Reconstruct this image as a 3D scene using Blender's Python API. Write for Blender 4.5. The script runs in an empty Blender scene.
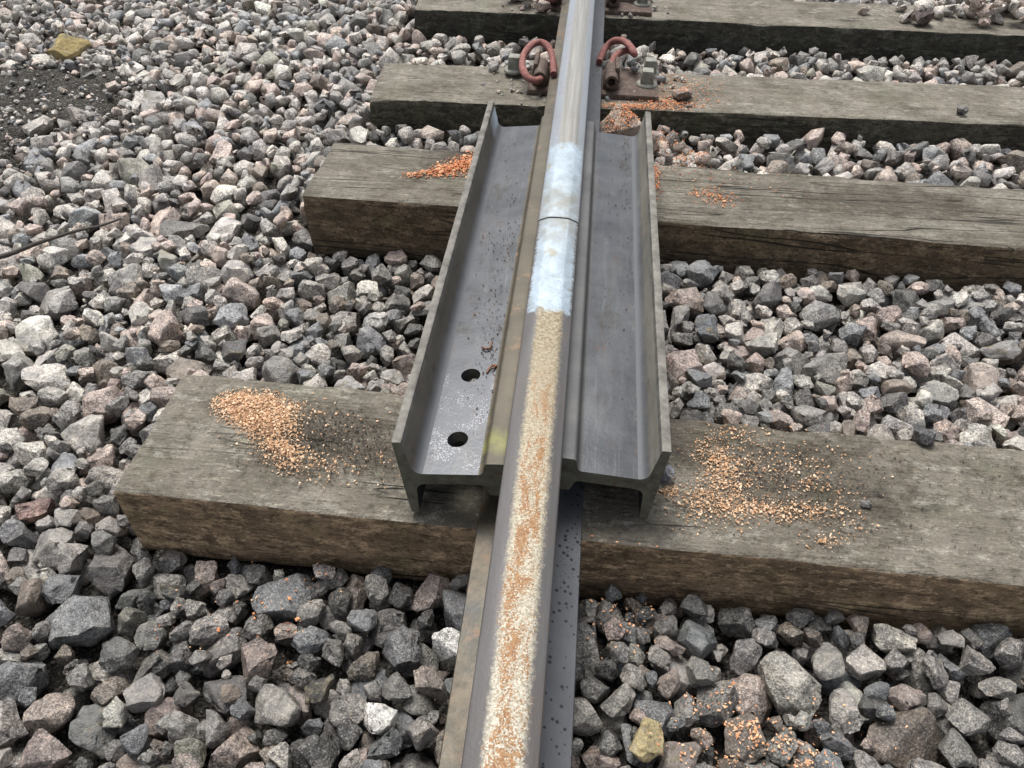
import bpy, bmesh, math
import numpy as np
from mathutils import Vector, Matrix, Euler, noise as mnoise

S = 0.001                      # everything below is measured in millimetres
rng = np.random.default_rng(11)
sc = bpy.context.scene
COL = sc.collection

# ------------------------------------------------------------------ helpers
def tag(o, label=None, cat=None, group=None, kind=None):
    if label: o['label'] = label
    if cat: o['category'] = cat
    if group: o['group'] = group
    if kind: o['kind'] = kind
    return o

def empty(name, loc, label, cat, group=None):
    o = bpy.data.objects.new(name, None); COL.objects.link(o)
    o.location = Vector(loc) * S; o.empty_display_size = .05
    return tag(o, label, cat, group)

def mesh_obj(name, verts, faces, mat, parent=None, smooth=None, mats=None):
    """verts in world millimetres"""
    off = Vector(parent['_w']) if parent is not None and '_w' in parent else Vector((0, 0, 0))
    me = bpy.data.meshes.new(name)
    me.from_pydata([(Vector(v) - off) * S for v in verts], [], faces)
    bm = bmesh.new(); bm.from_mesh(me)
    bmesh.ops.recalc_face_normals(bm, faces=bm.faces); bm.to_mesh(me); bm.free()
    me.materials.append(mat)
    if smooth is not None:
        me.polygons.foreach_set('use_smooth', [True] * len(me.polygons))
        me.set_sharp_from_angle(angle=math.radians(smooth))
    o = bpy.data.objects.new(name, me); COL.objects.link(o)
    if parent is not None: o.parent = parent
    return o

def root(name, loc, label, cat, group=None):
    o = empty(name, loc, label, cat, group)
    o['_w'] = tuple(loc)
    return o

class Mat:
    """tiny node-graph writer"""
    def __init__(s, name):
        s.m = bpy.data.materials.new(name); s.m.use_nodes = True
        s.t = s.m.node_tree; s.b = s.t.nodes['Principled BSDF']
        s._pos = None
    def n(s, typ, **kw):
        x = s.t.nodes.new(typ)
        for k, v in kw.items(): setattr(x, k, v)
        return x
    def ln(s, a, b): s.t.links.new(a, b)
    def put(s, sock, v):
        if isinstance(v, bpy.types.NodeSocket): s.ln(v, sock)
        elif isinstance(v, tuple) and len(v) == 3 and sock.type == 'RGBA': sock.default_value = (*v, 1)
        else: sock.default_value = v
    def pos(s):
        if s._pos is None: s._pos = s.n('ShaderNodeNewGeometry')
        return s._pos.outputs['Position']
    def normal(s):
        s.pos(); return s._pos.outputs['Normal']
    def xyz(s, v):
        x = s.n('ShaderNodeSeparateXYZ'); s.ln(v, x.inputs[0]); return x.outputs
    def scaled(s, v, sc_, loc=(0, 0, 0)):
        x = s.n('ShaderNodeMapping'); s.ln(v, x.inputs[0]); x.inputs['Scale'].default_value = sc_; x.inputs['Location'].default_value = loc
        return x.outputs[0]
    def noise(s, scale=5, detail=4, rough=.55, v=None, sc3=None, loc=(0, 0, 0), dist=0):
        x = s.n('ShaderNodeTexNoise'); vv = v or s.pos()
        if sc3 or loc != (0, 0, 0): vv = s.scaled(vv, sc3 or (1, 1, 1), loc)
        s.ln(vv, x.inputs['Vector']); x.inputs['Scale'].default_value = scale
        x.inputs['Detail'].default_value = detail; x.inputs['Roughness'].default_value = rough; x.inputs['Distortion'].default_value = dist
        return x.outputs['Fac']
    def voro(s, scale, feature='F1', out='Distance', v=None, rand=1):
        x = s.n('ShaderNodeTexVoronoi', feature=feature); s.ln(v or s.pos(), x.inputs['Vector'])
        x.inputs['Scale'].default_value = scale; x.inputs['Randomness'].default_value = rand
        return x.outputs[out]
    def rng(s, v, a, b, c=0., d=1., smooth=False):
        x = s.n('ShaderNodeMapRange', interpolation_type='SMOOTHSTEP' if smooth else 'LINEAR'); x.clamp = True
        s.put(x.inputs[0], v)
        for i, q in enumerate((a, b, c, d)): s.put(x.inputs[i + 1], q)
        return x.outputs[0]
    def ma(s, op, a, b=0., c=None):
        x = s.n('ShaderNodeMath', operation=op); s.put(x.inputs[0], a); s.put(x.inputs[1], b)
        if c is not None: s.put(x.inputs[2], c)
        return x.outputs[0]
    def mix(s, f, a, b, mode='MIX'):
        x = s.n('ShaderNodeMix', data_type='RGBA', blend_type=mode); s.put(x.inputs[0], f); s.put(x.inputs[6], a); s.put(x.inputs[7], b)
        return x.outputs[2]
    def bump(s, h, strength=.5, dist=.002, prev=None):
        x = s.n('ShaderNodeBump'); s.put(x.inputs['Height'], h); x.inputs['Strength'].default_value = strength; x.inputs['Distance'].default_value = dist
        if prev is not None: s.ln(prev, x.inputs['Normal'])
        return x.outputs[0]
    def out(s, col, rough=.7, metal=0., nrm=None, spec=None):
        s.put(s.b.inputs['Base Color'], col); s.put(s.b.inputs['Roughness'], rough); s.put(s.b.inputs['Metallic'], metal)
        if nrm is not None: s.ln(nrm, s.b.inputs['Normal'])
        if spec is not None: s.put(s.b.inputs['Specular IOR Level'], spec)
        return s.m

# ------------------------------------------------------------------ materials
def stone_material(name, by_object):
    m = Mat(name)
    if by_object:
        a = m.n('ShaderNodeObjectInfo').outputs['Color']
    else:
        a = m.n('ShaderNodeAttribute', attribute_name='stone_colour').outputs['Color']
    big = m.noise(30, 4, .6)
    fine = m.noise(420, 3, .7)
    mid = m.noise(190, 4, .8, loc=(5, 2, 1))
    cv = m.xyz(m.voro(620, out='Color'))
    sel = m.noise(11, 1, .5, loc=(2, 9, 4))                      # some stones are coarse grained, some dense and plain
    grain = m.rng(sel, .32, .55, .4, 1.)
    col = m.mix(1, a, m.mix(m.rng(big, .34, .66), (.58, .58, .585), (1.30, 1.27, 1.22)), 'MULTIPLY')
    col = m.mix(m.ma('MULTIPLY', m.rng(mid, .47, .56, 0, .9), grain), col, m.mix(1, col, (.34, .335, .33), 'MULTIPLY'))
    col = m.mix(m.ma('MULTIPLY', m.rng(fine, .52, .60, 0, .85), grain), col, m.mix(1, col, (2.1, 2.03, 1.92), 'MULTIPLY'))
    col = m.mix(m.ma('MULTIPLY', m.rng(cv[0], .84, .9, 0, .5), grain), col, m.mix(.45, col, (.60, .58, .54)))
    col = m.mix(m.ma('MULTIPLY', m.rng(cv[1], .86, .92, 0, .6), grain), col, m.mix(1, col, (.3, .3, .3), 'MULTIPLY'))
    dust = m.rng(m.noise(70, 6, .78, loc=(3, 1, 0)), .50, .64, 0, .7)
    col = m.mix(dust, col, m.mix(1, col, (1.5, 1.44, 1.34), 'MULTIPLY'))
    iron = m.rng(m.noise(34, 4, .7, loc=(7, 7, 0)), .62, .74, 0, .45)
    col = m.mix(iron, col, m.mix(1, col, (1.0, .72, .52), 'MULTIPLY'))
    h = m.ma('ADD', m.noise(70, 5, .66), m.ma('MULTIPLY', m.noise(330, 3, .6), .3))
    rough = m.rng(m.noise(40, 3, loc=(9, 0, 0)), .35, .7, .38, .75)
    return m.out(col, rough, 0, m.bump(h, .9, .0055), .5)
M_STONE = stone_material('granite_ballast', False)
M_STONE_OBJ = stone_material('granite_ballast_single', True)

def ground_material():
    m = Mat('dirty_ground')
    n1 = m.noise(6, 5); n2 = m.noise(75, 6, .8); c = m.xyz(m.voro(260, out='Color'))
    col = m.mix(m.rng(n1, .35, .7), (.07, .063, .053), (.135, .124, .105))
    col = m.mix(m.rng(n2, .44, .58), m.mix(1, col, (.38, .37, .36), 'MULTIPLY'), col)
    col = m.mix(m.rng(c[0], .78, .86, 0, .75), col, (.25, .235, .21))
    col = m.mix(m.rng(c[1], .80, .86, 0, .75), col, (.03, .028, .025))
    h = m.ma('ADD', n2, m.ma('MULTIPLY', m.voro(190), -1.0))
    return m.out(col, .9, 0, m.bump(h, 1, .012), .25)
M_GROUND = ground_material()

def wood_material(name, x0, seed, warm, lichen):
    """weathered creosoted timber: grey top, brown mottled flanks"""
    m = Mat(name)
    L = (seed * 3.1, seed * 1.7, seed)
    g1 = m.noise(1, 6, .6, sc3=(5, 55, 55), loc=L)                # long grain
    g2 = m.noise(1, 5, .65, sc3=(14, 210, 210), loc=L)
    blot = m.noise(9, 5, .62, loc=L); fine = m.noise(170, 4, .7, loc=L)
    nz = m.xyz(m.normal())[2]
    up = m.rng(nz, .45, .8)
    gr = .9 if seed == 2 else .5
    top = m.mix(m.rng(blot, .34, .66), (.145, .127, .099), (.255, .231, .187))
    top = m.mix(m.rng(g1, .42, .66, 0, gr), top, m.mix(1, top, (.58, .57, .55), 'MULTIPLY'))
    top = m.mix(m.rng(g2, .54, .70, 0, gr * .7), top, m.mix(1, top, (.5, .48, .45), 'MULTIPLY'))
    top = m.mix(m.rng(m.noise(15, 6, .72, loc=(seed * 2, 1, 3)), .52, .66, 0, .6), top, (.085, .078, .062))
    top = m.mix(m.rng(m.noise(7, 4, .6, loc=(seed * 4, 1, 8)), .55, .68, 0, .45), top, (.15, .155, .105))
    top = m.mix(m.rng(m.noise(34, 7, .82, sc3=(.5, 1, 1), loc=(seed, 5, 0)), .53, .62, 0, lichen), top, (.42, .40, .34))
    top = m.mix(m.rng(m.noise(75, 6, .85, sc3=(.6, 1, 1), loc=(3, seed, 0)), .53, .60, 0, .75), top, m.mix(1, top, (.42, .40, .36), 'MULTIPLY'))
    top = m.mix(m.rng(m.noise(120, 4, .8, sc3=(.6, 1, 1), loc=(3, 3, seed)), .55, .62, 0, .6), top, m.mix(1, top, (1.7, 1.66, 1.6), 'MULTIPLY'))
    top = m.mix(m.rng(fine, .54, .70, 0, .55), top, m.mix(1, top, (.5, .48, .45), 'MULTIPLY'))
    side = m.mix(m.rng(m.noise(20, 7, .78, sc3=(.55, 1, 1.2), loc=L), .38, .62), tuple(c * .36 for c in warm), warm)
    side = m.mix(m.rng(m.noise(50, 7, .84, sc3=(.5, 1, 1), loc=(seed * 2, 0, 4)), .51, .58, 0, .8), side, tuple(min(1, c * f) for c, f in zip(warm, (1.75, 1.8, 1.85))))
    side = m.mix(m.rng(g2, .54, .68, 0, .5), side, tuple(c * .25 for c in warm))
    side = m.mix(m.rng(m.noise(13, 5, .7, loc=(seed, 2, 7)), .54, .68, 0, .55), side, tuple(c * f for c, f in zip(warm, (.75, .95, .75))))
    side = m.mix(m.rng(m.noise(80, 6, .85, sc3=(.5, 1, 1), loc=(1, seed * 3, 4)), .52, .58, 0, .8), side, tuple(c * .22 for c in warm))
    side = m.mix(m.rng(fine, .54, .64, 0, .6), side, tuple(c * .3 for c in warm))
    if seed <= 2:       # damp and oily stains on the top
        pp = m.xyz(m.pos())
        for (cx, cy, rx, ry) in {1: ((-.30, .12, .15, .08), (.41, .13, .16, .10), (.80, .15, .12, .07), (.23, .20, .08, .08)), 2: ((.70, .93, .20, .07), (-.25, 1.0, .1, .07))}[seed]:
            e = m.ma('ADD', m.ma('POWER', m.ma('DIVIDE', m.ma('SUBTRACT', pp[0], cx), rx), 2.), m.ma('POWER', m.ma('DIVIDE', m.ma('SUBTRACT', pp[1], cy), ry), 2.))
            e = m.ma('ADD', e, m.rng(m.noise(28, 6, .75, loc=(cx, 0, 0)), .3, .7, -.7, .7))
            top = m.mix(m.rng(e, .45, 1.1, .72, 0), top, m.mix(1, top, (.40, .37, .34), 'MULTIPLY'))
    col = m.mix(up, side, top)
    # drying cracks that follow the grain
    cr = m.noise(1, 2, .4, sc3=(1.3, 24, 24), loc=(seed * 5, 1.3, 0), dist=.3)
    crack = m.rng(m.ma('ABSOLUTE', m.ma('SUBTRACT', cr, .5)), 0, .010, 1, 0)
    lo = .40 if seed == 2 else .56
    crack = m.ma('MULTIPLY', crack, m.rng(m.noise(4, 2, .5, loc=(seed, 8, 8)), lo, lo + .12))
    col = m.mix(m.ma('MULTIPLY', crack, .85), col, (.02, .017, .014))
    h = m.ma('ADD', m.ma('MULTIPLY', g2, .7), m.ma('MULTIPLY', fine, .6))
    h = m.ma('ADD', h, m.ma('MULTIPLY', blot, .8))
    h = m.ma('SUBTRACT', h, m.ma('MULTIPLY', crack, 1.2))
    return m.out(col, m.rng(blot, .3, .7, .92, .66), 0, m.bump(h, 1.0, .007), .3)

def rail_material(name, near):
    m = Mat(name)
    p = m.xyz(m.pos()); x, y, z = p[0], p[1], p[2]
    nz = m.xyz(m.normal())[2]
    # steel skin
    g = m.noise(1, 5, .6, sc3=(60, 6, 60)); blot = m.noise(14, 5, .65)
    skin = m.mix(m.rng(g, .3, .7), (.088, .083, .080), (.135, .128, .125))
    rust = m.rng(m.noise(20, 6, .7, sc3=(1, .5, 1)), .50, .68)
    # the foot: left flank is brown and olive, right flank dark blue grey with black drops
    lf = m.mix(m.rng(m.noise(24, 7, .78, loc=(3, 0, 0)), .40, .60), (.056, .052, .037), (.118, .092, .060))
    lf = m.mix(m.rng(m.noise(26, 5, .7, loc=(4, 4, 0)), .58, .72, 0, .7), lf, (.22, .11, .05))
    lf = m.mix(m.rng(m.noise(70, 6, .8, loc=(4, 4, 9)), .53, .62, 0, .6), lf, m.mix(1, lf, (.5, .5, .5), 'MULTIPLY'))
    lf = m.mix(m.rng(m.noise(17, 4, .6, loc=(1, 7, 0)), .60, .70, 0, .75), lf, (.05, .052, .055))
    drops = m.rng(m.ma('ADD', m.voro(105), m.rng(m.noise(9, 3), .40, .55, .12, 0)), .20, .29, 1, 0)
    drops = m.ma('MAXIMUM', drops, m.rng(m.ma('ADD', m.voro(210), m.rng(m.noise(6, 3, .5, loc=(5, 5, 5)), .45, .6, .2, 0)), .14, .22, .8, 0))
    rf = m.mix(drops, m.mix(m.rng(blot, .3, .7), (.066, .070, .078), (.115, .119, .127)), (.008, .008, .009))
    foot = m.mix(m.rng(x, -.005, .005), lf, rf)
    isfoot = m.rng(z, .058, .06, 1, 0)
    # running band on top of the head
    ed = m.ma('MULTIPLY', m.ma('SUBTRACT', m.noise(190, 5, .8), .5), .022)
    ax = m.ma('ABSOLUTE', m.ma('ADD', m.ma('SUBTRACT', x, .0022), ed))
    band = m.ma('MULTIPLY', m.rng(ax, .0160, .0215, 1, 0), m.rng(z, .149, .151))
    grain = m.voro(640, out='Color'); gx = m.xyz(grain)
    if near:
        white = m.mix(m.rng(y, -.36, .02), m.mix(gx[0], (.24, .21, .15), (.53, .50, .42)), m.mix(gx[0], (.20, .165, .105), (.42, .365, .265)))
        oc = m.mix(gx[1], (.17, .08, .03), (.32, .175, .07))
        amt = m.ma('ADD', m.noise(1, 5, .65, sc3=(48, 17, 30), loc=(2, 3, 1), dist=.7), m.rng(y, -.5, .45, .07, -.12))
        amt = m.ma('SUBTRACT', amt, m.rng(ax, .009, .018, -.03, .12))
        spk = m.ma('ADD', amt, m.ma('MULTIPLY', m.ma('SUBTRACT', gx[2], .5), .22))
        bandc = m.mix(m.rng(spk, .50, .56), white, oc)
        bandc = m.mix(m.rng(y, .02, .24), bandc, m.mix(m.rng(m.noise(240, 4, .7), .4, .62), (.34, .295, .205), (.15, .115, .06)))
        bm_ = .15; br = .62
    else:
        st = m.noise(1, 4, .6, sc3=(150, 3, 10))
        bandc = m.mix(m.rng(st, .35, .65), (.20, .193, .173), (.31, .302, .282))
        bandc = m.mix(m.rng(m.noise(70, 5, .7), .56, .7, 0, .6), bandc, (.33, .28, .21))
        skin = m.mix(.5, skin, (.34, .38, .43))
        bm_ = .55; br = .42
    col = m.mix(m.ma('MULTIPLY', rust, .22), skin, (.17, .11, .07))
    col = m.mix(isfoot, col, foot)
    col = m.mix(band, col, bandc)
    # freshly ground patch either side of the saw cut
    wob = m.ma('MULTIPLY', m.ma('SUBTRACT', m.noise(55, 4, .7, loc=(2, 2, 2)), .5), .06)
    yy = m.ma('ADD', y, wob)
    if near: zone = m.rng(yy, .268, .278)
    else: zone = m.rng(yy, .775, .80, 1, 0)
    zone = m.ma('MULTIPLY', zone, m.rng(m.ma('ABSOLUTE', m.ma('ADD', x, ed)), .0295, .0325, 1, 0))
    zone = m.ma('MULTIPLY', zone, m.rng(z, .144, .147))
    sw = m.noise(1, 4, .6, sc3=(45, 28, 30), loc=(5, 1, 0), dist=.8)
    pc = m.mix(m.rng(sw, .35, .65), (.29, .34, .375), (.42, .50, .56))
    mid = m.ma('MULTIPLY', m.rng(m.ma('ABSOLUTE', m.ma('SUBTRACT', y, .545)), .05, .13, 1, 0), .75)
    pc = m.mix(m.ma('MULTIPLY', mid, m.rng(m.noise(38, 5, .7), .3, .6)), pc, (.25, .235, .19))
    pc = m.mix(m.rng(m.noise(1, 4, .6, sc3=(40, 25, 10), loc=(8, 8, 1)), .60, .70, 0, .7), pc, (.30, .26, .17))
    col = m.mix(zone, col, pc)
    specks = m.ma('MULTIPLY', m.rng(m.voro(70, out='Distance'), .05, .085, 1, 0), m.rng(m.ma('ABSOLUTE', m.ma('SUBTRACT', y, .80)), .02, .12, 1, 0))
    col = m.mix(specks, col, (.8, .82, .85))
    metal = m.mix(band, m.mix(isfoot, (.25, .25, .25), (.25, .25, .25)), (bm_,) * 3)
    metal = m.mix(zone, metal, (.5, .5, .5))
    rough = m.mix(band, m.mix(m.rng(blot, .3, .7), (.42,) * 3, (.6,) * 3), (br,) * 3)
    rough = m.mix(zone, rough, (.40,) * 3)
    h = m.ma('ADD', m.noise(200, 4, .7), m.ma('MULTIPLY', m.ma('MULTIPLY', band, gx[0]), .8 if near else .1))
    return m.out(col, rough, metal, m.bump(h, .35, .0015))

def bar_material(name, part, left):
    m = Mat(name)
    p = m.xyz(m.pos()); x, y, z = p[0], p[1], p[2]
    nn = m.xyz(m.normal()); ny = nn[1]
    g = m.noise(1, 5, .6, sc3=(50, 5, 50)); blot = m.noise(11, 5, .65); fine = m.noise(140, 5, .7)
    metal, rough = .55, m.rng(blot, .3, .7, .30, .48)
    runs = m.noise(1, 6, .75, sc3=(120, 5, 60), loc=(4, 1, 0))
    if part == 'web':
        col = m.mix(m.rng(blot, .3, .72), (.062, .066, .072), (.098, .104, .112))
        col = m.mix(m.rng(g, .52, .7, 0, .4), col, (.14, .138, .13))
        stain = m.rng(m.noise(20, 7, .8, sc3=(1, .5, 1), loc=(1, 2, 3)), .54, .64, 0, .6)
        col = m.mix(stain, col, (.055, .047, .036))
        col = m.mix(m.rng(m.noise(33, 6, .8, sc3=(1, .4, 1), loc=(8, 2, 3)), .58, .68, 0, .5), col, (.16, .155, .145))
        col = m.mix(m.rng(runs, .58, .70, 0, .55), col, (.17, .172, .175))
        col = m.mix(m.ma('MULTIPLY', m.rng(m.noise(1, 6, .8, sc3=(38, 9, 30), loc=(1, 1, 6)), .57, .67, 0, .6), m.rng(m.noise(160, 3, .7), .4, .6)), col, (.13, .075, .042))
        spots = m.rng(m.ma('ADD', m.voro(60), m.rng(m.noise(5, 2, .5, loc=(3, 3, 3)), .4, .58, .25, 0)), .07, .12, 1, 0)
        col = m.mix(m.ma('MULTIPLY', spots, .85), col, (.012, .012, .012))
        if left:
            w = m.rng(m.ma('ABSOLUTE', m.ma('SUBTRACT', y, .10)), .07, .20, 1, 0)
            sp = m.rng(m.ma('ADD', m.voro(430), m.rng(m.ma('MULTIPLY', w, m.rng(m.noise(19, 5, .7), .30, .60)), 0, .8, .5, -.08)), .22, .34, .9, 0)
            col = m.mix(m.ma('MULTIPLY', sp, w), col, (.40, .415, .44))
            col = m.mix(m.ma('MULTIPLY', w, .35), col, (.13, .135, .15))
            metal = m.rng(w, 0, 1, .55, .25)
    elif part == 'flange':
        webc = m.mix(m.rng(blot, .3, .72), (.062, .066, .072), (.098, .104, .112))
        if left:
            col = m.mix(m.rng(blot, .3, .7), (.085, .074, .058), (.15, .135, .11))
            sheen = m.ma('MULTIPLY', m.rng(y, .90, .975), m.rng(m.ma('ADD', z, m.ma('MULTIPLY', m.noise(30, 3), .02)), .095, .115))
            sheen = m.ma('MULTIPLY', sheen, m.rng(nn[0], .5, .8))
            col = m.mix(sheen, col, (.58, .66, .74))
        else:
            col = m.mix(m.rng(blot, .3, .7), (.15, .142, .118), (.27, .255, .215))
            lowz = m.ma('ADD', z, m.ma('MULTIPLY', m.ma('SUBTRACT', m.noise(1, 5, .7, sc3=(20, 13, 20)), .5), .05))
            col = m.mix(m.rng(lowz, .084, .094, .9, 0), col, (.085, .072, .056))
        col = m.mix(m.rng(m.noise(30, 5, .75, loc=(6, 0, 0)), .56, .7, 0, .7), col, (.22, .13, .075))
        col = m.mix(m.rng(m.noise(48, 5, .75, sc3=(1, .5, 1), loc=(0, 6, 0)), .58, .68, 0, .7), col, (.045, .042, .036))
        col = m.mix(m.rng(m.ma('ADD', z, m.ma('MULTIPLY', m.ma('SUBTRACT', m.noise(40, 5, .7), .5), .012)), .089, .107, 1, 0, True), col, webc)
        tip = m.rng(z, .1335, .1365)
        col = m.mix(tip, col, m.mix(m.rng(m.noise(35, 5, .7), .35, .62), (.065, .060, .050), (.18, .17, .148)))
        metal = .25; rough = m.rng(blot, .3, .7, .5, .72)
    else:
        if left:
            col = m.mix(m.rng(blot, .3, .7), (.060, .053, .038), (.12, .104, .074))
            yel = m.ma('MULTIPLY', m.rng(m.ma('ABSOLUTE', m.ma('SUBTRACT', y, .04)), .006, .03, 1, 0), m.rng(m.noise(26, 3), .4, .55))
            col = m.mix(m.ma('MULTIPLY', yel, .5), col, (.24, .24, .07))
            col = m.mix(m.rng(m.noise(24, 5, .7), .56, .7, 0, .6), col, (.28, .17, .10))
        else:
            col = m.mix(m.rng(blot, .3, .7), (.085, .085, .085), (.15, .148, .142))
        metal = .35; rough = .55
    # sawn end: dull olive-grey scale
    endc = m.mix(m.rng(m.noise(45, 5, .7), .35, .65), (.075, .070, .052), (.185, .178, .132))
    endc = m.mix(m.rng(m.noise(80, 4, .7, loc=(2, 0, 0)), .60, .68, 0, .8), endc, (.11, .055, .025))
    isend = m.rng(ny, -.85, -.7, 1, 0)
    col = m.mix(isend, col, endc)
    if isinstance(metal, float): metal = m.rng(isend, 0, 1, metal, .1)
    h = m.ma('ADD', fine, m.ma('MULTIPLY', g, .6))
    return m.out(col, rough, metal, m.bump(h, .3, .0012))

def simple_material(name, a, b, scale=40, rough=.7, metal=0., bump=.5, spots=None, dist=.002):
    m = Mat(name)
    n1 = m.noise(scale, 5, .7)
    col = m.mix(m.rng(n1, .32, .68), a, b)
    if spots: col = m.mix(m.rng(m.noise(scale * 1.7, 4, .7, loc=(4, 4, 4)), .56, .66, 0, .8), col, spots)
    return m.out(col, rough, metal, m.bump(m.noise(scale * 5, 4, .7), bump, dist))

M_CLIP = simple_material('red_spring_steel', (.17, .058, .048), (.36, .15, .13), 90, .75, .05, 1., (.14, .095, .08))
M_PLATE = simple_material('rusty_brown_iron', (.055, .038, .030), (.13, .09, .07), 45, .85, .05, .8, (.21, .18, .15))
M_SCREW = simple_material('dull_green_grey_iron', (.16, .165, .14), (.30, .30, .26), 60, .7, .2, .5, (.16, .11, .07))
M_TWIG = simple_material('dead_twig', (.035, .03, .026), (.085, .072, .06), 80, .8, 0, .8)
M_CURL = simple_material('rusty_swarf', (.13, .06, .035), (.24, .12, .07), 200, .6, .3, .2)

def flake_material(name):
    m = Mat(name)
    a = m.n('ShaderNodeAttribute', attribute_name='flake_colour').outputs['Color']
    return m.out(a, .75, 0, None, .3)
M_FLAKE = flake_material('dry_flakes')

# ------------------------------------------------------------------ sleepers
# (angle deg, front y at x=0, left end x, thickness)
SLEEPERS = [(-.84, -16, -585, 146, 0), (-.80, 790, -556, 152, 0), (2.3, 1337, -536, 146, -14), (1.0, 2011, -548, 146, -14)]
LEN, WID = 2600, 246
LAB = ['nearest timber sleeper, grey top, brown mottled side, tan chips beside the steel bars',
       'second timber sleeper from the front, long grain cracks and blunt dark brown end',
       'third timber sleeper, under the red spring clips, dark front face',
       'farthest timber sleeper, at the top edge, loose stones on its right part']
WARM = [(.44, .305, .185), (.20, .145, .09), (.115, .104, .074), (.078, .075, .058)]
def sleeper_frame(i):
    a, y0, xl, th, zt = SLEEPERS[i]
    t = math.radians(a)
    ex = Vector((math.cos(t), math.sin(t), 0)); ey = Vector((-math.sin(t), math.cos(t), 0))
    o = Vector((0, y0, 0)) + ex * (xl / math.cos(t))
    return o, ex, ey, th, zt
def make_sleeper(i):
    o, ex, ey, th, zt = sleeper_frame(i)
    r2 = np.random.default_rng(50 + i)
    def axis(L, step, b):
        n = max(2, int((L - 2 * b) / step))
        return [0, b * .3, b] + [b + (L - 2 * b) * k / n for k in range(1, n)] + [L - b, L - b * .3, L]
    X = [0, 2, 6] + list(np.linspace(12, 700, 60)) + list(np.linspace(720, LEN - 6, 110)) + [LEN]
    Y = axis(WID, 11, 7); Z = axis(th, 13, 7)
    nx, ny, nz = len(X), len(Y), len(Z)
    idx, verts = {}, []
    def vid(a, b, c):
        k = (a, b, c)
        if k in idx: return idx[k]
        x, y, z = X[a], Y[b], Z[c]
        # worn arrises: pull points that lie near an edge towards the inside
        def near(v, L): return min(v, L - v)
        q = 31.7 * i
        wear = 1.6 + 7.5 * max(0, mnoise.noise(Vector((x * .012 + q, y * .004, z * .02)))) + 4.5 * max(0, mnoise.noise(Vector((x * .06, q, z * .05 + y * .02))))
        dy, dz, dx = near(y, WID), th - z if z > th / 2 else z, near(x, LEN)
        for (u, v) in ((dy, dz), (dx, dz), (dx, dy)):
            pass
        sy = 1 if y < WID / 2 else -1; sz = -1 if z > th / 2 else 1; sx = 1 if x < LEN / 2 else -1
        R = 5 + wear
        fy, fz, fx = max(0, 1 - dy / R), max(0, 1 - dz / R), max(0, 1 - dx / R)
        y2 = y + sy * wear * .6 * fz * fy * 1.3 + sy * wear * .35 * fx * fy
        z2 = z + sz * wear * .6 * fy * fz * 1.3 + sz * wear * .35 * fx * fz
        x2 = x + sx * wear * .35 * fx * (fy + fz)
        # grain relief and slow waviness
        gz = 1.3 * mnoise.noise(Vector((x * .006 + q, y * .09, 0))) + 2.0 * mnoise.noise(Vector((x * .004, y * .012, q)))
        gy = 1.6 * mnoise.noise(Vector((x * .007 + q, z * .07, 9))) + 2.6 * mnoise.noise(Vector((x * .005, z * .012, q + 4)))
        gx = 3.0 * mnoise.noise(Vector((q, y * .02, z * .03))) + 1.2 * mnoise.noise(Vector((q, y * .09, z * .09)))
        if dz < 1e-6: z2 += gz
        if dy < 1e-6: y2 += gy
        if dx < 1e-6: x2 += gx
        # split corner on the nearest sleeper
        P = o + ex * x2 + ey * y2
        verts.append((P.x, P.y, zt + z2 - th))
        idx[k] = len(verts) - 1
        return idx[k]
    F = []
    for a in range(nx - 1):
        for b in range(ny - 1):
            F.append((vid(a, b, nz - 1), vid(a + 1, b, nz - 1), vid(a + 1, b + 1, nz - 1), vid(a, b + 1, nz - 1)))
        for c in range(nz - 1):
            F.append((vid(a, 0, c), vid(a + 1, 0, c), vid(a + 1, 0, c + 1), vid(a, 0, c + 1)))
            F.append((vid(a, ny - 1, c), vid(a, ny - 1, c + 1), vid(a + 1, ny - 1, c + 1), vid(a + 1, ny - 1, c)))
    for b in range(ny - 1):
        for c in range(nz - 1):
            for a in (0, nx - 1):
                F.append((vid(a, b, c), vid(a, b + 1, c), vid(a, b + 1, c + 1), vid(a, b, c + 1)))
    m = wood_material('creosoted_timber_%d' % i, 0, i + 1, WARM[i], [.55, .35, .4, .5][i])
    ob = mesh_obj('timber_sleeper', verts, F, m, None, 50)
    return tag(ob, LAB[i], 'railway sleeper', 'timber sleepers lying across under the rail')
for i in range(4): make_sleeper(i)

# ------------------------------------------------------------------ rail profiles
FOOT = [(69.8, 0), (69.8, 9), (68.6, 11.3), (45, 15.4), (27, 18.8), (20.5, 21.2), (15.5, 25), (12, 30), (10.4, 36), (10, 44)]
HEADP = [(10, 96), (10.6, 100.5), (12.6, 104.5), (16, 107.5), (20, 109.3), (32, 112.8), (34.2, 114.3), (34.9, 116.5), (34.9, 143),
         (34.6, 146.5), (33.4, 149.0), (31.4, 150.4), (18.8, 155.9), (16.6, 156.6), (9, 157.2), (0, 157.5)]
def sym(half): return half + [(-a, b) for a, b in reversed(half) if a > 1e-6]
def extrude(name, prof, ys, place, mat, parent, skip, caps=True, smooth=40):
    """prof: closed list of (p, q); skip: profile edges left open where the next part takes over"""
    n = len(prof); V = []; F = []
    for y in ys:
        V += [place(p, q, y) for p, q in prof]
    for k in range(len(ys) - 1):
        for j in range(n):
            if j in skip: continue
            a = k * n + j; b = k * n + (j + 1) % n
            F.append((a, b, b + n, a + n))
    if caps:
        F.append(tuple(range(n))); F.append(tuple(range((len(ys) - 1) * n, len(ys) * n)))
    return mesh_obj(name, V, F, mat, parent, smooth)

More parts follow.
